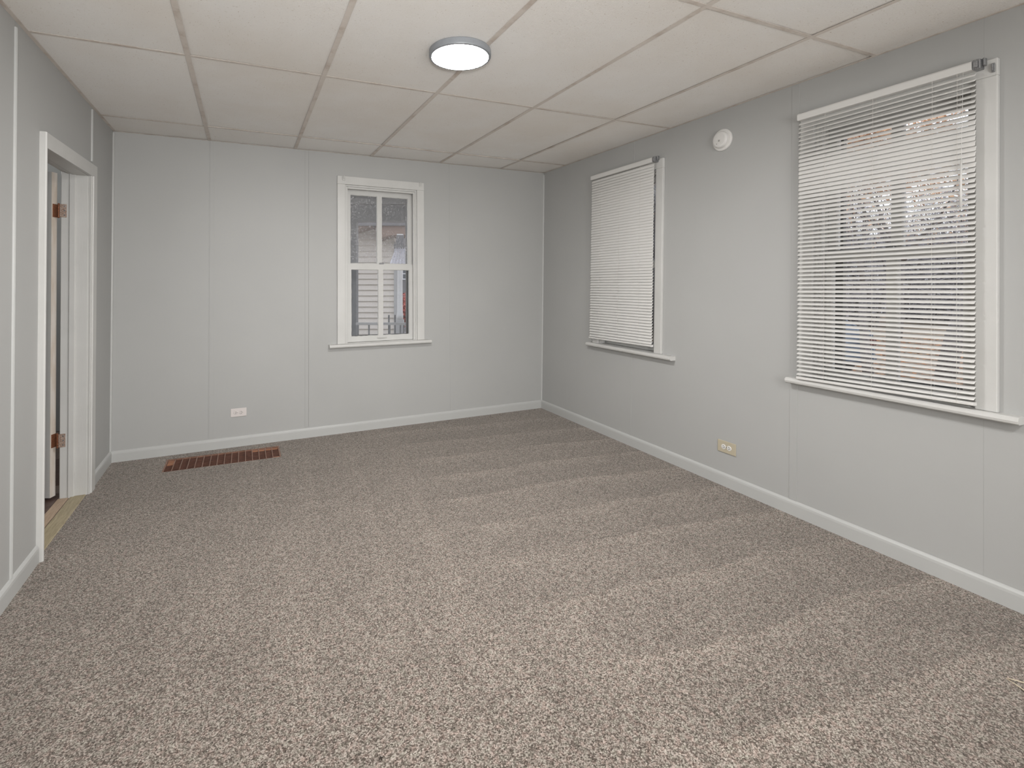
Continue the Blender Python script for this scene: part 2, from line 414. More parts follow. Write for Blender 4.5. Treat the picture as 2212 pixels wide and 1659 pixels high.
for M, s, root, sg in ((MD, LX(4.1, 1.2), wb, 1), (MD, RX(4.1, 1.2), wb, -1)):
    bm = nb(); r = .012
    xb = (lambda z: LX(4.1, z)) if sg > 0 else (lambda z: RX(4.17, z))
    rings = []
    for z in (.075, 2.245 if sg > 0 else 2.27):
        cx = xb(z); cyy = DY(cx, z)
        rings.append([bm.verts.new((cx + sg*a, cyy - b, z)) for a, b in ((-.002, -.002), (r, -.002), (r*.72, r*.72), (-.002, r))])
    for i in range(4): bm.faces.new([rings[0][i], rings[0][(i+1) % 4], rings[1][(i+1) % 4], rings[1][i]])
    bm.faces.new(rings[0]); bm.faces.new(rings[1][::-1])
    link('corner_bead', bm, M_BASE, root)

# baseboards: rounded top
def baseboard(name, M, segs):
    root = struct(empty(name, M((segs[0][0]+segs[-1][1])/2, 0, 0)))
    for a, b in segs:
        prof = [(0, .000), (.012, .000), (.012, .056), (.0105, .066), (.006, .073), (0, .076)]
        bm = extrude_profile(nb(), M, prof, a, b, 's', max(1, int((b-a)/.5)))
        link('board', bm, M_BASE, root)
baseboard('baseboard_left', ML, [(Y_FRONT, 2.742), (3.598, LX(0, 0)*0+4.072)])
baseboard('baseboard_back', MD, [(-.833, 2.642)])
baseboard('baseboard_right', MR, [(Y_FRONT, 4.150)])
baseboard('baseboard_front', MFr, [(-.82, 2.64)])

# ------------------------------------------------------------------ ceiling: grid and tiles
ce = struct(empty('ceiling', (1, 1.3, 2.26)))
link('upper_deck', box(nb(), ident, -1.0, 2.9, Y_FRONT-.15, 4.4, 2.40, 2.46), M_DARK, ce)
XL = lambda y: LX(y, 2.24)
XR = lambda y: RX(y, 2.27)
xs = [-.240, .360, .966, 1.587, 2.206]
ys = [3.765, 2.571, 1.346, .125, -1.095]
slope = {0: .02, 1: .0, 2: 0, 3: 0, 4: 0}
def rowy(j, x):
    if j == 0: return 3.731 + (x+.24)*.0275
    return ys[j]
def colx(i, y): return xs[i]
YB = lambda x: DY(x, 2.26)
tee = .0115
# main runners run towards the window wall, cross tees between them
for i, x in enumerate(xs):
    bm = nb(); box(bm, MC, x-tee, x+tee, Y_FRONT, YB(x)-.002, 0, .0012, .0004)
    box(bm, MC, x-.001, x+.001, Y_FRONT, YB(x)-.002, .0012, .035)
    link('grid_runner', bm, M_TEE, ce)
for j in range(5):
    for i in range(-1, 5):
        xa = XL(ys[j]) if i < 0 else xs[i]+tee; xb = xs[i+1]-tee if i+1 < 5 else XR(ys[j])
        if i < 0: xb = xs[0]-tee
        bm = nb()
        ya, yb = rowy(j, xa), rowy(j, xb)
        h = .0095
        for k, (z0, z1, hw) in enumerate(((.0004, .0016, h), (.0016, .03, .001))):
            vs = [bm.verts.new(MC(xx, yy+dy, z)) for xx, yy in ((xa, ya), (xb, yb)) for dy in (-hw, hw) for z in (z0, z1)]
            for q in ((0, 1, 3, 2), (4, 6, 7, 5), (0, 4, 5, 1), (2, 3, 7, 6), (0, 2, 6, 4), (1, 5, 7, 3)): bm.faces.new([vs[a] for a in q])
        link('cross_tee', bm, M_TEE, ce)
# wall angle
for nm, f in (('a', lambda t: (XL(t)-.002, XL(t)+.016)), ('b', lambda t: (XR(t)-.014, XR(t)+.004))):
    bm = nb(); rings = []
    for t in (Y_FRONT, 4.2):
        a, b = f(t); rings.append([bm.verts.new(MC(a, t, .0)), bm.verts.new(MC(b, t, .0)), bm.verts.new(MC(b, t, .0016)), bm.verts.new(MC(a, t, .0016))])
    for k in range(4): bm.faces.new([rings[0][k], rings[0][(k+1) % 4], rings[1][(k+1) % 4], rings[1][k]])
    bm.faces.new(rings[0]); bm.faces.new(rings[1][::-1]); link('wall_angle', bm, M_TEE, ce)
for t0, t1 in (('back', 0),):
    bm = nb(); rings = []
    for x in (-.83, 2.69):
        rings.append([bm.verts.new(MC(x, YB(x)-d, z)) for d, z in ((-.002, .0), (.013, .0), (.013, .0016), (-.002, .0016))])
    for k in range(4): bm.faces.new([rings[0][k], rings[0][(k+1) % 4], rings[1][(k+1) % 4], rings[1][k]])
    bm.faces.new(rings[0]); bm.faces.new(rings[1][::-1]); link('wall_angle', bm, M_TEE, ce)
rows = ['B', 0, 1, 2, 3, 4, 'F']
for r in range(6):
    for i in range(-1, 5):
        x0 = (lambda y: XL(y)+.004) if i < 0 else (lambda y, i=i: xs[i]+.005)
        x1 = (lambda y: XR(y)-.004) if i+1 >= 5 else (lambda y, i=i: xs[i+1]-.005)
        yt = (lambda x: YB(x)-.004) if r == 0 else (lambda x, r=r: rowy(r-1, x)-.004)
        yb = (lambda x: Y_FRONT+.004) if r == 5 else (lambda x, r=r: rowy(r, x)+.004)
        bm = nb()
        lift = [random.choice((0, 0, .001, .003)) for _ in range(4)]
        if r == 0: lift = [.001, .001, .003, .002]
        if r == 1: lift = [.001, .001, random.uniform(.001, .006), random.uniform(.001, .006)]
        ym = (yt(0)+yb(0))/2
        cs = [(x0(ym), yb(x0(ym))), (x1(ym), yb(x1(ym))), (x1(ym), yt(x1(ym))), (x0(ym), yt(x0(ym)))]
        lo = [bm.verts.new(MC(x, y, .0022+l)) for (x, y), l in zip(cs, lift)]
        hi = [bm.verts.new(MC(x, y, .0172+l)) for (x, y), l in zip(cs, lift)]
        bm.faces.new(lo[::-1]); bm.faces.new(hi)
        for k in range(4): bm.faces.new([lo[k], lo[(k+1) % 4], hi[(k+1) % 4], hi[k]])
        link('ceiling_tile', bm, M_TILE, ce)

# ------------------------------------------------------------------ ceiling lamps
def disc_lamp(x, y, label):
    zc = CZ(x, y)
    root = tag(empty('ceiling_light', (x, y, zc)), label, 'ceiling light')
    Mm = lambda a, b, h: Vector((x+a, y+b, zc-h))
    link('housing', lathe(nb(), [(0, .0), (.1365, .0), (.139, .003), (.139, .024), (.1365, .0285), (.1275, .0295), (.1265, .026), (0, .0255)], Mm, 72), M_LAMPRIM, root, smooth=False)
    link('diffuser', lathe(nb(), [(.1262, .0262), (.1255, .0285), (.110, .0292), (0, .0295)], Mm, 72), M_LAMP, root, smooth=True)
    return root
disc_lamp(.881, 2.050, 'flat round white ceiling light with grey rim, lit')
disc_lamp(1.10, -.35, 'added round fill light on the ceiling, unseen behind the camera')  # unseen second disc, added to light the room

# ------------------------------------------------------------------ windows
def wobble_strip(bm, M, s0, s1, z0, z1, n, w, t=.0015):
    """uneven paint and putty line around a pane"""
    def edge(p0, p1, inward):
        k = max(4, int(abs(p1[0]-p0[0]+p1[1]-p0[1])/.02)); a = []; b = []
        for i in range(k+1):
            f = i/k; s = p0[0]+(p1[0]-p0[0])*f; z = p0[1]+(p1[1]-p0[1])*f
            ww = w*random.uniform(.5, 1.4)
            a.append(bm.verts.new(M(s, z, n+t))); b.append(bm.verts.new(M(s+inward[0]*ww, z+inward[1]*ww, n)))
        for i in range(k): bm.faces.new([a[i], a[i+1], b[i+1], b[i]])
    edge((s0, z0), (s1, z0), (0, 1)); edge((s0, z1), (s1, z1), (0, -1)); edge((s0, z0), (s0, z1), (1, 0)); edge((s1, z0), (s1, z1), (-1, 0))
def build_window(idx, name, sill_ext, dirty):
    M, a, b = WIN[idx]
    root = struct(empty(name, M((a+b)/2, .7, 0)))
    A = lambda t: a+t
    # casing: three boards with eased edges, head sits on the legs
    for s0, s1, z0, z1 in ((a, A(.065), .720, 2.018), (b-.065, b, .720, 2.018), (a, b, 2.018, 2.085)):
        link('casing', box(nb(), M, s0, s1, z0, z1, 0, .020, .003, 2), M_TRIM, root)
    # jamb liner
    for s0, s1, z0, z1 in ((A(.060), A(.076), .70, 2.02), (b-.076, b-.060, .70, 2.02), (A(.076), b-.076, 2.005, 2.02), (A(.076), b-.076, .70, .722)):
        link('jamb', box(nb(), M, s0, s1, z0, z1, -.20, -.001), M_TRIM, root)
    # inner stop bead
    for s0, s1, z0, z1 in ((A(.072), A(.090), .722, 2.005), (b-.090, b-.072, .722, 2.005), (A(.090), b-.090, 1.990, 2.005)):
        link('stop_bead', box(nb(), M, s0, s1, z0, z1, -.040, -.012, .002), M_TRIM, root)
    # stool
    e0, e1 = sill_ext
    prof = [(-.045, .691), (.040, .691), (.048, .696), (.0505, .705), (.048, .714), (.040, .7195), (-.045, .7195)]
    link('window_sill', extrude_profile(nb(), M, prof, e0, e1, 's', 4), M_TRIM, root, label='rounded white sill board')
    # sashes
    G = (.126, .355, .396, .631)
    def sash(z0, z1, g0, g1, n0, n1, gm, lab):
        bm = slab(nb(), M, [A(.078), b-.078], [z0, z1], [(A(G[0]), A(G[1]), g0, g1), (A(G[2]), A(G[3]), g0, g1)], n0, n1)
        for q in ((G[0], G[1]), (G[2], G[3])): wobble_strip(bm, M, A(q[0]), A(q[1]), g0, g1, n1-.010, .0035, .006)
        so = link('sash', bm, M_TRIM, root, label=lab)
        for k, q in enumerate(((G[0], G[1]), (G[2], G[3]))):
            link('pane', box(nb(), M, A(q[0])-.004, A(q[1])+.004, g0-.004, g1+.004, (n0+n1)/2-.002, (n0+n1)/2+.001), gm[k], so)
        return so
    up = sash(1.338, 2.003, 1.378, 1.955, -.118, -.085, dirty, 'upper sash with two panes')
    lo = sash(.724, 1.372, .768, 1.325, -.080, -.047, (M_GLASS, M_GLASS), 'lower sash with two panes')
    link('sash_lock', box(nb(), M, A(.37), A(.405), 1.372, 1.384, -.078, -.055, .003), M_METAL, lo)
    if idx == 0:
        link('sash_lift', box(nb(), M, A(.345), A(.425), .748, .754, -.047, -.030, .002), M_TRIM, lo)
    # storm window outside
    link('storm_frame', slab(nb(), M, [A(.076), b-.076], [.722, 2.005], [(A(.112), b-.112, .765, 1.345), (A(.112), b-.112, 1.372, 1.972)], -.175, -.150), M_ALU, root)
    return root
w0 = build_window(0, 'window_1', (.618, 1.487), (M_GLASS_DIRTY, M_GLASS_DIRTY))
w1 = build_window(1, 'window_2', (2.508, 3.416), (M_GLASS, M_GLASS))
w2 = build_window(2, 'window_3', (.864, 1.731), (M_GLASS, M_GLASS))
# painted-over brackets in the upper corners of the first window's casing
for s in (.735, 1.395):
    bm = nb(); box(bm, MD, s-.012, s+.012, 2.048, 2.080, .020, .028, .003); box(bm, MD, s-.005, s+.005, 2.058, 2.086, .028, .036, .003)
    link('rod_bracket', bm, M_TRIM, w0)
bm = nb(); box(bm, MR, .936, .946, 2.030, 2.066, .020, .027, .002); box(bm, MR, .9385, .9435, 2.034, 2.062, .027, .033, .001)
link('rod_bracket', bm, M_METAL, w2, label='bare steel bracket plate')

# ------------------------------------------------------------------ venetian blinds
def slat_mesh(L):
    """crowned slat, length along local x, chord along local y"""
    bm = nb(); c = .025; K = 5; t = .00035
    top = []; bot = []
    for e, xx in enumerate((-L/2, -L/2+.004, L/2-.004, L/2)):
        w = .80 if e in (0, 3) else 1.0
        rt = []; rb = []
        for k in range(K+1):
            f = -1+2*k/K; z = .0026*(1-f*f)
            rt.append(bm.verts.new((xx, f*c/2*w, z+t))); rb.append(bm.verts.new((xx, f*c/2*w, z-t)))
        top.append(rt); bot.append(rb)
    for e in range(3):
        for k in range(K):
            bm.faces.new([top[e][k], top[e+1][k], top[e+1][k+1], top[e][k+1]])
            bm.faces.new([bot[e][k], bot[e][k+1], bot[e+1][k+1], bot[e+1][k]])
        bm.faces.new([top[e][0], bot[e][0], bot[e+1][0], top[e+1][0]])
        bm.faces.new([top[e][K], top[e+1][K], bot[e+1][K], bot[e][K]])
    for e in (0, 3):
        bm.faces.new([*top[e], *bot[e][::-1]])
    bmesh.ops.recalc_face_normals(bm, faces=bm.faces)
    me = bpy.data.meshes.new('slat'); bm.to_mesh(me); bm.free(); me.materials.append(M_SLAT)
    for f in me.polygons: f.use_smooth = len(f.vertices) == 4
    return me
def blind(s0, s1, ztop, zb0, zb1, tilt, cords, label, nc=.044):
    """zb0/zb1: height of the bottom rail at s0/s1"""
    sm = (s0+s1)/2
    root = tag(empty('venetian_blind', MR(sm, zb0, nc)), label, 'blind')
    # head rail
    prof = [(.022, ztop-.034), (.058, ztop-.034), (.060, ztop-.030), (.060, ztop-.006), (.056, ztop), (.022, ztop)]
    link('head_rail', extrude_profile(nb(), MR, prof, s0+.008, s1+.002, 's', 1), M_SLAT, root)
    L = s1-s0; me = slat_mesh(L)
    zt = ztop-.046; n = int((zt-(zb0+zb1)/2-.012)/.0208)
    for k in range(n):
        f = (k+.3)/(n)
        za = zt - (zt-zb0-.012)*f; zb = zt - (zt-zb1-.012)*f
        z = (za+zb)/2
        o = bpy.data.objects.new('slat', me); COL.objects.link(o)
        th = tilt(z) + random.uniform(-1.5, 1.5)
        p0 = MR(s0, za, nc); p1 = MR(s1, zb, nc)
        ax = (p1-p0).normalized()                    # along the wall (+y)
        outw = Vector((1, 0, 0)); outw = (outw-ax*outw.dot(ax)).normalized(); up = outw.cross(ax) * -1
        if up.z < 0: up = -up
        d = math.cos(R_(th))*outw + math.sin(R_(th))*up   # outer edge higher
        nn = ax.cross(d)
        if nn.z < 0: nn = -nn; 
        m = Matrix((ax, d, nn)).transposed()
        if m.determinant() < 0: m = Matrix((-ax, d, nn)).transposed()
        m = m.to_4x4(); m.translation = (p0+p1)/2 - wloc(root) + Vector((0, random.uniform(-.0012, .0012), 0))
        o.parent = root; o.matrix_local = m
    # bottom rail
    bm = nb(); rings = []
    for s, z in ((s0+.001, zb0), (s1-.001, zb1)):
        rings.append([bm.verts.new(MR(s, z+dz, nc+dn)) for dn, dz in ((-.012, .002), (-.010, 0), (.010, 0), (.0125, .002), (.0125, .010), (.010, .0125), (-.010, .0125), (-.012, .010))])
    for i in range(8): bm.faces.new([rings[0][i], rings[0][(i+1) % 8], rings[1][(i+1) % 8], rings[1][i]])
    bm.faces.new(rings[0]); bm.faces.new(rings[1][::-1])
    link('bottom_rail', bm, M_SLAT, root)
    for s in cords:
        f = (s-s0)/(s1-s0); zb = zb0+(zb1-zb0)*f
        bm = nb()
        for dn in (-.0125, .0128): tube(bm, [MR(s, ztop-.034, nc+dn), MR(s, (ztop+zb)/2, nc+dn*1.02), MR(s, zb+.006, nc+dn)], .0005, 5)
        link('ladder_cord', bm, M_CORD, root)
    # bracket at the near end
    bm = nb(); box(bm, MR, s0-.016, s0+.008, ztop-.036, ztop+.003, .020, .056, .002)
    box(bm, MR, s0-.024, s0-.016, ztop-.024, ztop+.006, .020, .040, .002)
    box(bm, MR, s0-.010, s0+.004, ztop-.030, ztop-.004, .056, .0615, .002)
    link('end_bracket', bm, M_METAL, root)
    bm = nb(); box(bm, MR, s1-.045, s1-.010, ztop, ztop+.004, .024, .050, .001); link('end_bracket', bm, M_METAL, root)
    return root
def tilt_big(z):
    P = [(.70, 22), (.95, 27), (1.2, 31), (1.50, 35), (1.60, 45), (1.70, 62), (1.78, 68), (1.84, 64), (1.88, 50), (1.93, 40), (1.99, 36), (2.06, 40)]
    for (a, ta), (b, tb) in zip(P, P[1:]):
        if z <= b: return ta+(tb-ta)*max(0, (z-a)/(b-a))
    return P[-1][1]
def tilt_small(z):
    P = [(.7, 50), (1.0, 56), (1.25, 62), (1.35, 72), (1.9, 75), (2.1, 72)]
    for (a, ta), (b, tb) in zip(P, P[1:]):
        if z <= b: return ta+(tb-ta)*max(0, (z-a)/(b-a))
    return P[-1][1]
bl2 = blind(.983, 1.668, 2.087, .737, .7215, tilt_big, (1.035, 1.115, 1.33, 1.535), 'wide white venetian blind over the nearest right-hand window, partly open slats')
bl1 = blind(2.675, 3.366, 2.098, .765, .757, tilt_small, (2.80, 3.02, 3.24), 'smaller-looking white venetian blind beside the far corner, slats nearly shut')
# wand of the near blind
link('wand_tassel', tube(nb(), [MR(1.019, 1.70, .064), MR(1.020, 1.60, .0645), MR(1.020, 1.515, .065)], [.0032, .0040, .0046], 8), M_SLAT, bl2, smooth=True)
link('wand_cord', tube(nb(), [MR(1.015, 2.05, .062), MR(1.018, 1.80, .064), MR(1.020, 1.50, .064)], [.0006, .0008, .0010], 6), M_SLAT, bl2, smooth=True)

# ------------------------------------------------------------------ door in the left wall
d1 = struct(empty('door_1', ML(3.15, 0, 0)))
zc0, zc1 = 1.884, 1.906   # head casing top rises a little towards the far side
def door_casing_profile(y_out, sgn, z1, name):
    pr = [(0, y_out), (.020, y_out), (.025, y_out+sgn*.004), (.025, y_out+sgn*.010), (.019, y_out+sgn*.016), (.013, y_out+sgn*.022), (.010, y_out+sgn*.070), (0, y_out+sgn*.072)]
    bm = nb(); extrude_profile(bm, lambda a, o, n: ML(o, a, n), pr, 0, z1); return link(name, bm, M_TRIM, d1)
# near leg, its back band hides its face from the camera
bm = nb(); pr = [(0, 2.745), (.021, 2.745), (.026, 2.749), (.026, 2.756), (.020, 2.762), (.006, 2.766), (.004, 2.800), (0, 2.802)]
extrude_profile(bm, lambda a, o, n: ML(o, a, n), pr, .0, 1.882); link('casing', bm, M_TRIM, d1)
bm = nb(); pr = [(0, 3.514), (.012, 3.510), (.016, 3.514), (.016, 3.526), (.022, 3.530), (.024, 3.590), (.020, 3.598), (0, 3.598)]
extrude_profile(bm, lambda a, o, n: ML(o, a, n), pr, .0, 1.838); link('casing', bm, M_TRIM, d1)
bm = nb()
for (ya, za, zb_), (yb, zc_, zd_) in (((2.7495, 1.818, 1.884), (3.598, 1.838, 1.906)),):
    vs = [bm.verts.new(ML(y, z, n)) for y, z, n in ((ya, za, 0), (ya, za, .018), (ya, zb_, .022), (ya, zb_, 0), (yb-.085, zc_-.001, 0), (yb-.085, zc_-.001, .018), (yb, zd_, .022), (yb, zd_, 0), (yb, zc_, .022), (yb, zc_, 0))]
    a0, a1, a2, a3, b0, b1, b2, b3, b4, b5 = vs
    for f in ((a0, a1, a2, a3), (a0, b0, b1, a1), (a2, b2, b3, a3), (a1, b1, b4, b2, a2), (a0, a3, b3, b5, b0), (b1, b0, b5, b4), (b4, b5, b3, b2)): bm.faces.new(f)
link('casing', bm, M_TRIM, d1)
# deep jamb liners, stops and hinge jamb
JX = -.955
def jbox(x0, x1, y0, y1, z0, z1, bv=.002): return box(nb(), ident, x0, x1, y0, y1, z0, z1, bv)
link('jamb', jbox(-.893, -.829, 3.508, 3.53, -.02, 1.845), M_TRIM, d1)
link('jamb', jbox(-.957, -.829, 2.77, 2.790, -.02, 1.87), M_TRIM, d1)
link('door_stop', jbox(-.917, -.885, 3.497, 3.53, -.02, 1.85, .004), M_TRIM, d1)
link('hinge_jamb', jbox(-.955, -.9175, 3.505, 3.545, -.02, 1.87, .002), M_TRIM, d1)
link('head_jamb', jbox(-.90, -.831, 2.79, 3.51, 1.834, 1.868), M_TRIM, d1)
link('door_stop', jbox(-.925, -.897, 2.79, 3.50, 1.8385, 1.87, .003), M_TRIM, d1)
link('head_jamb', jbox(-.957, -.925, 2.79, 3.52, 1.850, 1.89), M_TRIM, d1)
# open leaf, swung into the next room
leaf = empty('door_leaf', (-.996, 3.515, 0.0), d1)
def leafmap(a, b, c):        # a along the leaf away from the hinge, b across thickness, c up
    t = R_(-25); ax = Vector((-math.cos(t), -math.sin(t), 0)); ay = Vector((-math.sin(t), math.cos(t), 0))
    return Vector((-.996, 3.500, 0)) + ax*a + ay*b + Vector((0, 0, c))
link('leaf_board', slab(nb(), lambda s, z, n: leafmap(s, n, z), [.0015, .70], [.012, 1.842], [], .0, .037), M_TRIM, leaf)
link('leaf_edge', slab(nb(), lambda s, z, n: leafmap(s, n, z), [0, .0015], [.012, 1.842], [], .0, .037), M_DOOREDGE, leaf, label='cream painted hinge edge')
link('door_knob', lathe(nb(), [(.0, .060), (.020, .055), (.026, .040), (.018, .022), (.009, .016), (.009, .004), (.026, .002), (.026, 0), (0, 0)],
     lambda a, b, h: leafmap(.63+a, -h, .92+b), 20), M_METAL, leaf, smooth=True)
def hinge(zc):
    h = empty('hinge', (-.962, 3.52, zc), d1)
    link('leaf_plate', box(nb(), ident, -.960, -.928, 3.5025, 3.5055, zc-.0375, zc+.0375, .001), M_PAINTED_BRASS, h, label='paint-smeared jamb plate')
    link('door_plate', box(nb(), lambda a, b, c: leafmap(a, b, c), -.0025, .0005, .006, .041, zc-.0375, zc+.0375, .0008), M_RUST, h)
    bm = nb()
    px, py = -.966, 3.507
    for k in range(5):
        z0 = zc-.038+k*.0152; tube(bm, [(px, py, z0+.0006), (px, py, z0+.0146)], .0050, 10)
    tube(bm, [(px, py, zc+.038), (px, py, zc+.042)], [.0055, .003], 10); tube(bm, [(px, py, zc-.042), (px, py, zc-.038)], [.003, .0055], 10)
    link('knuckle', bm, M_RUST, h, smooth=False)
    for dz in (-.025, 0, .025):
        link('screw', lathe(nb(), [(0, .001), (.0035, .0006), (.004, 0)], lambda a, b, hh, dz=dz: Vector((-.938+a, 3.5023-hh, zc+dz+b)), 10), M_METAL, h)
hinge(1.626); hinge(.326)
hl_ = bpy.data.lights.new('hall_fill', 'POINT'); hl_.energy = 26; hl_.shadow_soft_size = .12; hl_.color = (1, .97, .93)  # unseen fill light added to brighten the next room
hlo = bpy.data.objects.new('hall_fill', hl_); COL.objects.link(hlo); hlo.location = (-2.3, 4.2, 2.25)
# threshold boards
th = struct(empty('trim_1', (-.9, 3.15, 0)))
link('threshold_strip', box(nb(), ident, -.905, -.832, 2.795, 3.508, -.03, .004, .003), M_THRESH, th)
link('threshold_board', box(nb(), ident, -.9095, -.9055, 2.795, 3.505, -.03, -.001), M_VINYL, th)
link('threshold_board', box(nb(), ident, -.962, -.910, 2.795, 3.503, -.03, .001, .002), M_THRESH2, th)
# the next room
MH = lambda s, z, n: Vector((s, 5.35-n, z))
struct(link('floor', box(nb(), ident, -3.4, -.9625, 1.2, 5.6, -.05, -.004), M_VINYL2)).name = 'floor_hall'
link('floor_tile', box(nb(), ident, -1.24, -.966, 3.10, 3.60, -.0035, -.001, .001), M_VINYL, bpy.data.objects['floor_hall'])
link('floor_tile', box(nb(), ident, -1.60, -1.02, 3.75, 4.30, -.0035, -.001, .001), M_VINYL, bpy.data.objects['floor_hall'])
struct(link('wall_hall_back', box(nb(), ident, -3.4, -.90, 5.1, 5.2, 0, 2.5), M_HALL))
struct(link('wall_hall_left', box(nb(), ident, -3.4, -3.3, 1.2, 5.2, 0, 2.5), M_HALL))
struct(link('wall_hall_front', box(nb(), ident, -3.4, -.90, 1.1, 1.2, 0, 2.5), M_HALL))
struct(link('ceiling_hall', box(nb(), ident, -3.4, -.90, 1.1, 5.2, 2.42, 2.5), M_HALL))
struct(link('wall_hall_right', box(nb(), ident, -.905, -.892, 4.25, 5.2, 0, 2.5), M_HALL))

# ------------------------------------------------------------------ smoke detector on the right wall
sy, sz = 2.158, 2.088
sd = tag(empty('smoke_detector', MR(sy, sz-.066, 0)), 'round white smoke detector on the wall between the two blinds', 'smoke detector')
MS = lambda a, b, h: MR(sy+a, sz+b, h)
link('base_plate', lathe(nb(), [(0, 0), (.066, 0), (.067, .004), (.066, .010), (.060, .013), (.0, .013)], MS, 48), M_PLASTIC, sd)
link('body', lathe(nb(), [(.050, .012), (.0505, .014), (.0505, .027), (.0475, .0325), (.040, .036), (.020, .038), (0, .038)], MS, 48), M_PLASTIC, sd)
link('test_button', box(nb(), lambda a, b, h: MS(a, b, h), -.008, .004, -.014, -.003, .037, .0392, .001), M_BUTTON, sd)
link('sound_slot', box(nb(), lambda a, b, h: MS(a, b, h), .012, .017, -.027, -.024, .034, .0376), M_SLOT, sd)
link('sound_slot', box(nb(), lambda a, b, h: MS(a, b, h), .010, .020, -.038, -.0355, .030, .0345), M_SLOT, sd)

# ------------------------------------------------------------------ outlets (mounted sideways)
def outlet(M, sc, zc, w, h, mp, mf, label, sgn):
    root = tag(empty('wall_outlet', M(sc, zc-h/2, 0)), label, 'outlet')
    link('cover_plate', box(nb(), M, sc-w/2, sc+w/2, zc-h/2, zc+h/2, .0, .006, .0022, 2), mp, root)
    for d in (-.0185, .0185):
        c = sc+d
        f = link('socket', lathe(nb(), [(0, .0088), (.0145, .0086), (.0158, .0070), (.0158, .004)], lambda a, b, hh, c=c: M(c+a, zc+b*.92, hh), 24), mf, root)
        for q in (-.0055, .0055):
            link('slot', box(nb(), M, c-.004, c+.003, zc+q-.0013, zc+q+.0013, .008, .0094), M_SLOT, f)
        link('slot', lathe(nb(), [(0, .0094), (.0022, .0093), (.0022, .008)], lambda a, b, hh, c=c: M(c+sgn*.0085+a, zc+b, hh), 8), M_SLOT, f)
    link('screw', lathe(nb(), [(0, .0072), (.0028, .0068), (.003, .005)], lambda a, b, hh: M(sc+a, zc+b, hh), 10), M_SLOT if mp is M_BEIGE else mf, root)
outlet(MD, -.040, .2515, .108, .061, M_PINKWHITE, M_PINKWHITE, 'white double outlet turned sideways, low on the back wall', 1)
outlet(MR, 2.108, .2315, .122, .070, M_BEIGE, M_PLASTIC, 'beige outlet plate with white sockets, below the smoke detector', -1)

# ------------------------------------------------------------------ floor register
rg = tag(empty('floor_register', ((REG[0]+REG[1])/2, (REG[2]+REG[3])/2, -.045)), 'long brown metal floor register set into the carpet by the back wall', 'floor register')
x0, x1, y0, y1 = REG
link('duct', slab(nb(), MF, [x0-.002, x1+.002], [y0-.002, y1+.002], [(x0+.008, x1-.008, y0+.008, y1-.008)], -.16, -.012), M_LOUVER, rg)
link('duct_floor', box(nb(), ident, x0, x1, y0, y1, -.165, -.160), M_DARK, rg)
link('frame', slab(nb(), MF, [x0, x1], [y0, y1], [(x0+.010, x1-.010, y0+.010, y1-.010)], -.012, -.002), M_GRATE, rg)
nbars = 15
for k in range(nbars):
    x = x0 + .010 + (x1-x0-.020)*(k+1)/(nbars+1)
    link('cross_bar', box(nb(), ident, x-.0030, x+.0030, y0+.008, y1-.008, -.010, -.001, .0006), M_GRATE, rg)
for k in range(12):
    y = y0 + .010 + (y1-y0-.020)*(k+.5)/12
    bm = box(nb(), ident, x0+.009, x1-.009, y-.0016, y+.0016, -.020, -.0065, .0005)
    link('louver', bm, M_LOUVER, rg)
for a, b, c, d in ((x0+.012, x0+.052, y1-.105, y1-.070), (x0+.012, x0+.05, y1-.062, y1-.030), (x1-.19, x1-.012, y1-.050, y1-.030), (x1-.05, x1-.012, y0+.014, y0+.030)):
    link('wood_strip', box(nb(), ident, a, b, c, d, -.0125, -.0035, .001), M_DUCTWOOD, rg, label='orange-brown wood strip showing through the grille')

# ------------------------------------------------------------------ bits on the carpet
bm = nb()
tube(bm, [(2.132, .742, .008), (2.128, .718, .007), (2.118, .690, .006), (2.10, .655, .004)], [.0008, .0016, .0016, .001], 6)
tube(bm, [(2.134, .741, .009), (2.148, .722, .010), (2.162, .700, .010), (2.175, .672, .006)], [.0008, .0016, .0014, .0008], 6)
tag(link('straw', bm, M_STRAW, smooth=True), 'pale bent straw lying on the carpet at the right edge', 'straw')
bm = nb(); tube(bm, [(.316, 1.262, .003), (.320, 1.266, .005), (.325, 1.264, .003), (.322, 1.259, .002)], [.001, .0022, .002, .001], 6)
tag(link('lint', bm, M_LINT), 'tiny dark speck of lint on the carpet near the camera', 'lint')

# ================================================================== outside
GZ = -.62
def V(u, v, Z):          # photograph pixel at depth Z
    return Vector((0, 0, CAM_H)) + Z*(_f + (u-PPX)/F_PX*CR - (v-PPY)/F_PX*CU)
FH = Vector((_sy, _cy, 0)); RH = Vector((_cy, -_sy, 0))
def MO(l, z, d): return RH*l + FH*d + Vector((0, 0, z))   # lateral, height, depth frame of the yard
gr = struct(link('ground', slab(nb(), MF, [-30, 2.93, 60], [-30, 4.45, 60], [(-30, 2.93, -30, 4.45)], GZ-.1, GZ), M_GROUND))
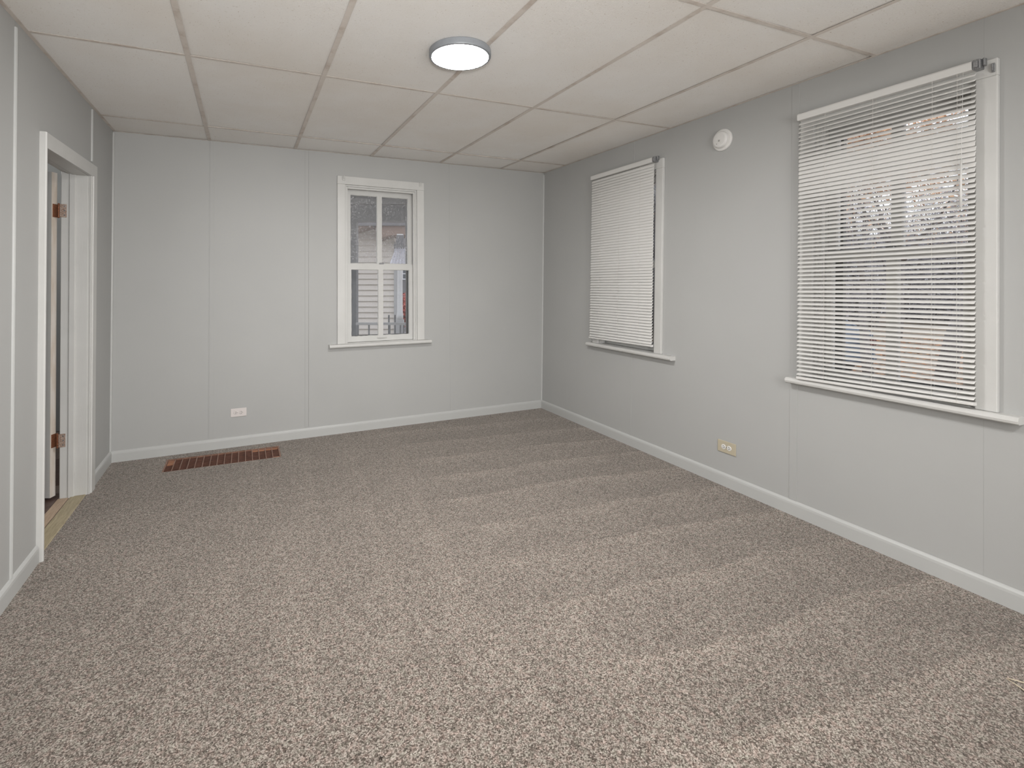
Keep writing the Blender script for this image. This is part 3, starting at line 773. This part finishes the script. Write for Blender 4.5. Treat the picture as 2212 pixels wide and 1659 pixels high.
# porch of the neighbouring wing behind the back window
def lat(u, Z): return (u-PPX)/F_PX*Z
def hz(v, Z): return CAM_H - (v-609.6)/F_PX*Z
Z = 9.0
ho = tag(empty('siding_house', MO(lat(790, Z), GZ, Z)), 'house wing with beige clapboards seen through the back window', 'house')
link('wall', box(nb(), MO, lat(690, Z), lat(851, Z), GZ, 2.9, Z+.04, Z+.25), M_SIDING, ho)
zz = GZ; k = 0
while zz < 2.05:
    bm = nb(); vs = [bm.verts.new(MO(l, z, d)) for l in (lat(690, Z), lat(851.5, Z)) for z, d in ((zz, Z), (zz+.104, Z+.03), (zz+.104, Z+.04), (zz, Z+.04))]
    for q in ((0, 1, 2, 3), (7, 6, 5, 4), (0, 4, 5, 1), (1, 5, 6, 2), (2, 6, 7, 3), (3, 7, 4, 0)): bm.faces.new([vs[i] for i in q])
    link('siding_board', bm, M_SIDING, ho); zz += .1
link('corner_board', box(nb(), MO, lat(851.5, Z), lat(859.5, Z), GZ, 1.95, Z-.03, Z+.2), M_GREYTRIM2, ho)
bm = nb()   # sloping brown rake board and soffit
vs = [bm.verts.new(MO(lat(u, Z), hz(v, Z), d)) for d in (Z-.45, Z+.2) for u, v in ((760, 503), (826, 480), (900, 474), (900, 512), (851, 513), (824, 521), (820, 492), (764, 506))]
bm.faces.new(vs[:8]); bm.faces.new(vs[8:][::-1])
for i in range(8): bm.faces.new([vs[i], vs[(i+1) % 8], vs[8+(i+1) % 8], vs[8+i]])
link('soffit', bm, M_SOFFIT, ho)
link('roof', box(nb(), MO, lat(680, Z), lat(905, Z), hz(481, Z-.9), hz(455, Z-.9), Z-.5, Z+2), M_ROOF, ho)
Zp = 6.0
pc = tag(empty('porch', MO(lat(765, Zp), GZ, Zp)), 'grey painted porch frame with post and beam outside the back window', 'porch')
link('post', box(nb(), MO, lat(752, Zp), lat(769.5, Zp), GZ, hz(470, Zp), Zp, Zp+.12), M_GREYTRIM, pc)
link('beam', box(nb(), MO, lat(735, Zp), lat(960, Zp), hz(478, Zp), hz(442, Zp), Zp, Zp+.14), M_GREYTRIM, pc)
link('beam', box(nb(), MO, lat(735, Zp), lat(960, Zp), hz(441, Zp), hz(430, Zp), Zp-.06, Zp+.14), M_GREYTRIM2, pc)
link('porch_ceiling', box(nb(), MO, -2.2, .6, hz(430, Zp), hz(426, Zp)+.03, 4.9, 6.2), M_GREYTRIM, pc)
link('deck', box(nb(), MO, -2.4, .2, -.16, -.10, 5.0, 8.6), M_GREYTRIM, pc)
# round column
col = tag(empty('porch_column', MO(lat(864, 8), GZ, 8)), 'pale round tapered column at the corner of the beige house', 'column')
cc = MO(lat(864, 8), 0, 8)
link('shaft', lathe(nb(), [(0, .62), (.050, .62), (.052, .70), (.045, .74), (.036, 1.95), (.055, 1.99), (0, 1.99)], lambda a, b, h: cc+Vector((a, b, h)), 20), M_COLUMN, col, smooth=True)
link('pedestal', box(nb(), MO, lat(857, 8), lat(872, 8), GZ, .62, 7.95, 8.07), M_GREYTRIM2, col)
# railing
Zr = 5.5
rl = tag(empty('porch_railing', MO(lat(820, Zr), -.1, Zr)), 'grey porch railing with slim balusters outside the back window', 'railing')
link('top_rail', box(nb(), MO, lat(770, Zr), lat(900, Zr), hz(701.5, Zr), hz(697, Zr), Zr-.03, Zr+.04), M_GREYTRIM2, rl)
link('bottom_rail', box(nb(), MO, lat(770, Zr), lat(900, Zr), 0, .04, Zr-.015, Zr+.02), M_GREYTRIM2, rl)
for i, u in enumerate((773.5, 797, 818, 842, 865, 872, 879, 887, 895)):
    link('baluster', box(nb(), MO, lat(u-1.3, Zr), lat(u+1.3, Zr), .04, hz(701, Zr), Zr-.012, Zr+.014), M_GREYTRIM, rl)
link('post', box(nb(), MO, lat(837, Zr), lat(840, Zr), -.1, hz(681, Zr), Zr+.045, Zr+.065), M_GREYTRIM, rl)
link('post', box(nb(), MO, lat(850.5, Zr), lat(853.5, Zr), -.1, hz(681, Zr), Zr+.045, Zr+.065), M_GREYTRIM, rl)
# white sheet standing in for the bright background below the eave
Zc = 7.2
cl = tag(empty('backdrop_sheet', MO(lat(862, Zc), hz(581, Zc), Zc)), 'white sheet standing in for the bright background below the porch eave, behind the dusty pane', 'cloth')
bm = nb(); rings = []
for j, (v, a, b) in enumerate(((533, 853, 878), (545, 851.5, 879), (560, 845, 880), (581, 838, 881))):
    row = []
    for i in range(15):
        u = a+(b-a)*i/14; row.append(bm.verts.new(MO(lat(u, Zc), hz(v, Zc), Zc+.02*math.sin(i*1.9+j*.3))))
    rings.append(row)
for r0, r1 in zip(rings, rings[1:]):
    for i in range(14): bm.faces.new([r0[i], r0[i+1], r1[i+1], r1[i]])
bmesh.ops.solidify(bm, geom=bm.faces[:], thickness=.004)
link('backdrop_face', bm, M_BACKDROP, cl, smooth=True)
bm = nb()
for i in range(6):
    u = 852+i*4.6; w = 4.4
    pts = [(u, 527), (u+w, 527), (u+w, 534), (u+w*.75, 537.5), (u+w*.5, 538.5), (u+w*.25, 537.5), (u, 534)]
    f0 = [bm.verts.new(MO(lat(a, Zc), hz(b, Zc), Zc-.06)) for a, b in pts]; f1 = [bm.verts.new(MO(lat(a, Zc), hz(b, Zc), Zc-.05)) for a, b in pts]
    bm.faces.new(f0); bm.faces.new(f1[::-1])
    for q in range(len(pts)): bm.faces.new([f0[q], f0[(q+1) % len(pts)], f1[(q+1) % len(pts)], f1[q]])
link('scalloped_edge', bm, M_VALANCE, cl)
link('hanger', box(nb(), MO, lat(857, Zc), lat(873, Zc), hz(528, Zc), hz(508, Zc), Zc-.03, Zc-.01), M_VALANCE, cl)
# far white window house behind the column
hf = tag(empty('distant_house', MO(lat(905, 26), GZ, 26)), 'distant pale house with white framed windows beyond the porch', 'house')
link('wall', box(nb(), MO, lat(835, 26), lat(990, 26), GZ, 4.4, 26, 31), M_ROOF, hf)
for u0 in (869, 893, 930):
    f = link('window_frame', slab(nb(), lambda s, z, n: MO(s, z, 26-n), [lat(u0, 26), lat(u0+14, 26)], [hz(604, 26), hz(578, 26)], [(lat(u0+1.6, 26), lat(u0+12.4, 26), hz(602, 26), hz(592, 26)), (lat(u0+1.6, 26), lat(u0+12.4, 26), hz(590.5, 26), hz(580, 26))], 0, .06), M_HOUSE, hf)
    link('pane', box(nb(), MO, lat(u0+.5, 26), lat(u0+13.5, 26), hz(603, 26), hz(579, 26), 25.96, 25.99), M_WINDARK, f)
link('roof', box(nb(), MO, lat(825, 26), lat(1000, 26), 4.4, 4.9, 25.5, 31.5), M_ROOF, hf)

# leaf clouds, shrubs and trees
def leaf_cloud(bm, c, rad, n, size, asp=.55):
    for _ in range(n):
        d = Vector((random.gauss(0, 1), random.gauss(0, 1), random.gauss(0, 1))).normalized() * random.random()**.4
        p = Vector(c) + Vector((d.x*rad[0], d.y*rad[1], d.z*rad[2]))
        a = Vector((random.gauss(0, 1), random.gauss(0, 1), random.gauss(0, 1))).normalized(); b = a.orthogonal().normalized()
        s = size*random.uniform(.6, 1.3)
        vs = [bm.verts.new(p+a*s), bm.verts.new(p+b*s*asp), bm.verts.new(p-a*s), bm.verts.new(p-b*s*asp)]
        bm.faces.new(vs)
def shrub(name, c, rad, n, size, material, label):
    root = tag(empty(name, (c[0], c[1], GZ)), label, 'shrub')
    bm = nb()
    for _ in range(14):
        a = random.uniform(0, 6.28); e = Vector((c[0]+math.cos(a)*rad[0]*.7, c[1]+math.sin(a)*rad[1]*.7, c[2]+rad[2]*random.uniform(.2, .9)))
        tube(bm, [(c[0], c[1], GZ), ((c[0]+e.x)/2, (c[1]+e.y)/2, (GZ+e.z)/2+.1), e], [.03, .018, .006], 5)
    link('stem', bm, M_BARK, root)
    bm = nb(); leaf_cloud(bm, c, rad, n, size); link('foliage', bm, material, root, kind='stuff')
shrub('red_shrub', MO(lat(884, 18), .15, 18), (.5, .5, .75), 1500, .07, M_RED, 'red leafed shrub beyond the porch column')
shrub('low_shrub', MO(lat(878, 13), -.35, 13), (.5, .5, .45), 1500, .05, M_BRUSH, 'low grey-brown shrub behind the porch railing')
def tree(name, base, height, label, spread=1.0, leaves=0, lean=(0, 0), depth=5, r0=.14):
    root = tag(empty(name, base), label, 'tree')
    trunk = nb(); br = nb(); tips = []
    def grow(bm, p, d, L, r, lvl):
        pts = [p]; rads = [r]; q = p; dd = d
        for k in range(3):
            dd = (dd + Vector((random.gauss(0, .10), random.gauss(0, .10), random.gauss(0, .05)))).normalized()
            q = q + dd*L/3; pts.append(q); rads.append(r*(1-.15*(k+1)))
        tube(bm, pts, rads, 6 if lvl < 2 else 4, cap=True)
        if lvl >= depth: tips.append(q); return
        for k in range(random.choice((2, 3, 3))):
            nd = (dd + Vector((random.gauss(0, .55), random.gauss(0, .55), random.gauss(.05, .35)))*spread).normalized()
            grow(br, pts[random.choice((2, 3, 3))], nd, L*random.uniform(.62, .80), max(rads[-1]*.68, .006), lvl+1)
    grow(trunk, Vector(base), Vector((lean[0], lean[1], 1)).normalized(), height*.33, r0, 0)
    link('trunk', trunk, M_BARK, root, smooth=True); link('branches', br, M_BARK, root, smooth=True)
    if leaves:
        bm = nb()
        for t in tips: leaf_cloud(bm, t, (.32, .32, .28), max(1, int(leaves/len(tips))), .05)
        link('foliage', bm, M_LEAF, root, kind='stuff')
tree('autumn_tree', V(1890, 800, 6.6)*Vector((1, 1, 0)) + Vector((0, 0, GZ)) if False else Vector((*V(1880, 700, 8.5).xy, GZ)), 5.6, 'young tree with peach autumn leaves outside the nearest window', 1.0, 5200, (.0, .0), 5, .09)
tree('bare_tree', Vector((*V(2040, 700, 9.5).xy, GZ)), 7.5, 'bare grey tree to the right outside the nearest window', .95, 0, (.05, 0), 6, .16)
tree('bare_tree', Vector((*V(1930, 700, 15.5).xy, GZ)), 7.5, 'taller bare tree farther back outside the nearest window', .95, 900, (0, .04), 6, .20)
tree('bare_tree', Vector((*V(1419, 700, 17).xy, GZ)), 7.5, 'bare tree seen past the edge of the far blind', 1.0, 0, (0, 0), 6, .12)
for i, (u, Zs) in enumerate(((1440, 21), (1765, 22), (2085, 22))):
    b = V(u, 700, Zs); root = tag(empty('thicket', (b.x, b.y, GZ)), ['tall grey thicket of bare twigs beyond the far blind', 'tall grey thicket of bare twigs behind the blue car',
        'tall grey thicket of bare twigs behind the white house', 'tall grey thicket of bare twigs at the far right of the yard'][i], 'thicket')
    bm = nb()
    for _ in range(26):
        a = random.uniform(0, 6.28); r = random.uniform(.3, 2.6); h = random.uniform(3.2, 6.6)
        q = Vector((b.x+math.cos(a)*r, b.y+math.sin(a)*r, GZ)); tube(bm, [q, q+Vector((random.gauss(0, .15), random.gauss(0, .15), h*.5)), q+Vector((random.gauss(0, .5), random.gauss(0, .5), h))], [.07, .045, .012], 5)
    link('stem', bm, M_BARK, root)
    bm = nb(); leaf_cloud(bm, (b.x, b.y, GZ+2.7), (3.1, 3.1, 3.7), 9000, .26, .10); link('twigs', bm, M_BRUSH, root, kind='stuff')
    bm = nb(); leaf_cloud(bm, (b.x, b.y, GZ+1.2), (3.1, 3.1, 1.4), 3000, .14, .3); link('undergrowth', bm, M_BRUSH, root, kind='stuff')
    bm = nb(); leaf_cloud(bm, (b.x, b.y, GZ+4.6), (3.0, 3.0, 1.7), 1500, .07, .6); link('foliage', bm, M_LEAF, root, kind='stuff')
# leaf litter
bm = nb()
for _ in range(9000):
    u = random.uniform(1380, 2250); Zs = random.uniform(5.5, 16)
    q = V(u, 700, Zs); a = random.uniform(0, 6.28); s = random.uniform(.03, .06)
    p = Vector((q.x, q.y, GZ+random.uniform(.005, .03)))
    d = Vector((math.cos(a), math.sin(a), random.uniform(-.3, .3))); e = Vector((-math.sin(a), math.cos(a), random.uniform(-.3, .3)))
    bm.faces.new([bm.verts.new(p+d*s), bm.verts.new(p+e*s*.6), bm.verts.new(p-d*s), bm.verts.new(p-e*s*.6)])
o = link('fallen_leaves', bm, M_LITTER, kind='stuff'); tag(o, 'rust coloured fallen leaves covering the yard outside the right-hand windows', 'leaves')
# white house far behind the trees
Zh = 29
wh = tag(empty('white_house', Vector((*V(1990, 640, Zh).xy, GZ))), 'white house with dark windows behind the bare trees', 'house')
link('wall', box(nb(), MO, lat(1830, Zh), lat(2120, Zh), GZ, 2.6, Zh, Zh+5), M_HOUSE, wh)
for u0 in (1845, 1880, 1905, 1960, 1985, 2030, 2056, 2090):
    link('window', box(nb(), MO, lat(u0, Zh), lat(u0+11, Zh), 1.0, 2.0, Zh-.05, Zh-.01), M_WINDARK, wh)
bm = nb(); vs = [bm.verts.new(MO(l, z, d)) for l in (lat(1815, Zh), lat(2135, Zh)) for z, d in ((2.5, Zh-.5), (4.2, Zh+2.5), (2.5, Zh+5.5))]
for q in ((0, 1, 2), (5, 4, 3), (0, 3, 4, 1), (1, 4, 5, 2), (2, 5, 3, 0)): bm.faces.new([vs[i] for i in q])
link('roof', bm, M_ROOF, wh)
# blue car, tail towards the window
Zk = 9.3
car = tag(empty('car', MO(lat(1790, Zk), GZ, Zk)), 'blue parked car outside the nearest window, left of the leaf covered ground', 'car')
cl0 = lat(1790, Zk)
def MK(a, b, c): return MO(cl0+b, GZ+c, Zk+a)
prof = [(0, .35), (-.02, .62), (.05, .92), (.55, .98), (1.05, 1.40), (2.2, 1.42), (2.95, 1.02), (4.1, .90), (4.25, .62), (4.2, .32), (3.85, .28), (.4, .28)]
def carbody(w0, w1, pr):
    bm = nb(); rings = []
    for sgn in (-1, 1):
        rings.append([bm.verts.new(MK(a, sgn*(w0 if c < 1.0 else w1), c)) for a, c in pr])
    L = len(pr)
    for i in range(L): bm.faces.new([rings[0][i], rings[0][(i+1) % L], rings[1][(i+1) % L], rings[1][i]])
    bm.faces.new(rings[0]); bm.faces.new(rings[1][::-1])
    bmesh.ops.bevel(bm, geom=bm.edges[:], offset=.04, segments=2, affect='EDGES')
    return bm
link('body', carbody(.88, .66, prof), M_CAR, car, smooth=True)
link('rear_window', box(nb(), MK, .52, .54, -.55, .55, 0, 0.01) if False else (lambda bm: (bm.faces.new([bm.verts.new(MK(a, b, c)) for a, b, c in ((.60, -.62, 1.02), (.60, .62, 1.02), (1.0, .55, 1.375), (1.0, -.55, 1.375))]), bmesh.ops.translate(bm, verts=bm.verts, vec=-FH*.035), bm)[2])(nb()), M_WINDARK, car)
for b in (-.74, .74):
    link('tail_lamp', box(nb(), MK, -.035, .03, b-.12, b+.12, .66, .80, .01), M_TAIL, car)
for a in (.80, 3.40):
    for b in (-.80, .80):
        link('wheel', lathe(nb(), [(0, .0), (.20, .0), (.30, .02), (.32, .06), (.32, .14), (.30, .18), (0, .19)], lambda x, y, h, a=a, b=b: MK(a+x, b+(h-.09), .32+y), 24), M_TYRE, car)
link('bumper', box(nb(), MK, -.07, .05, -.84, .84, .34, .50, .03, 2), M_CAR, car)
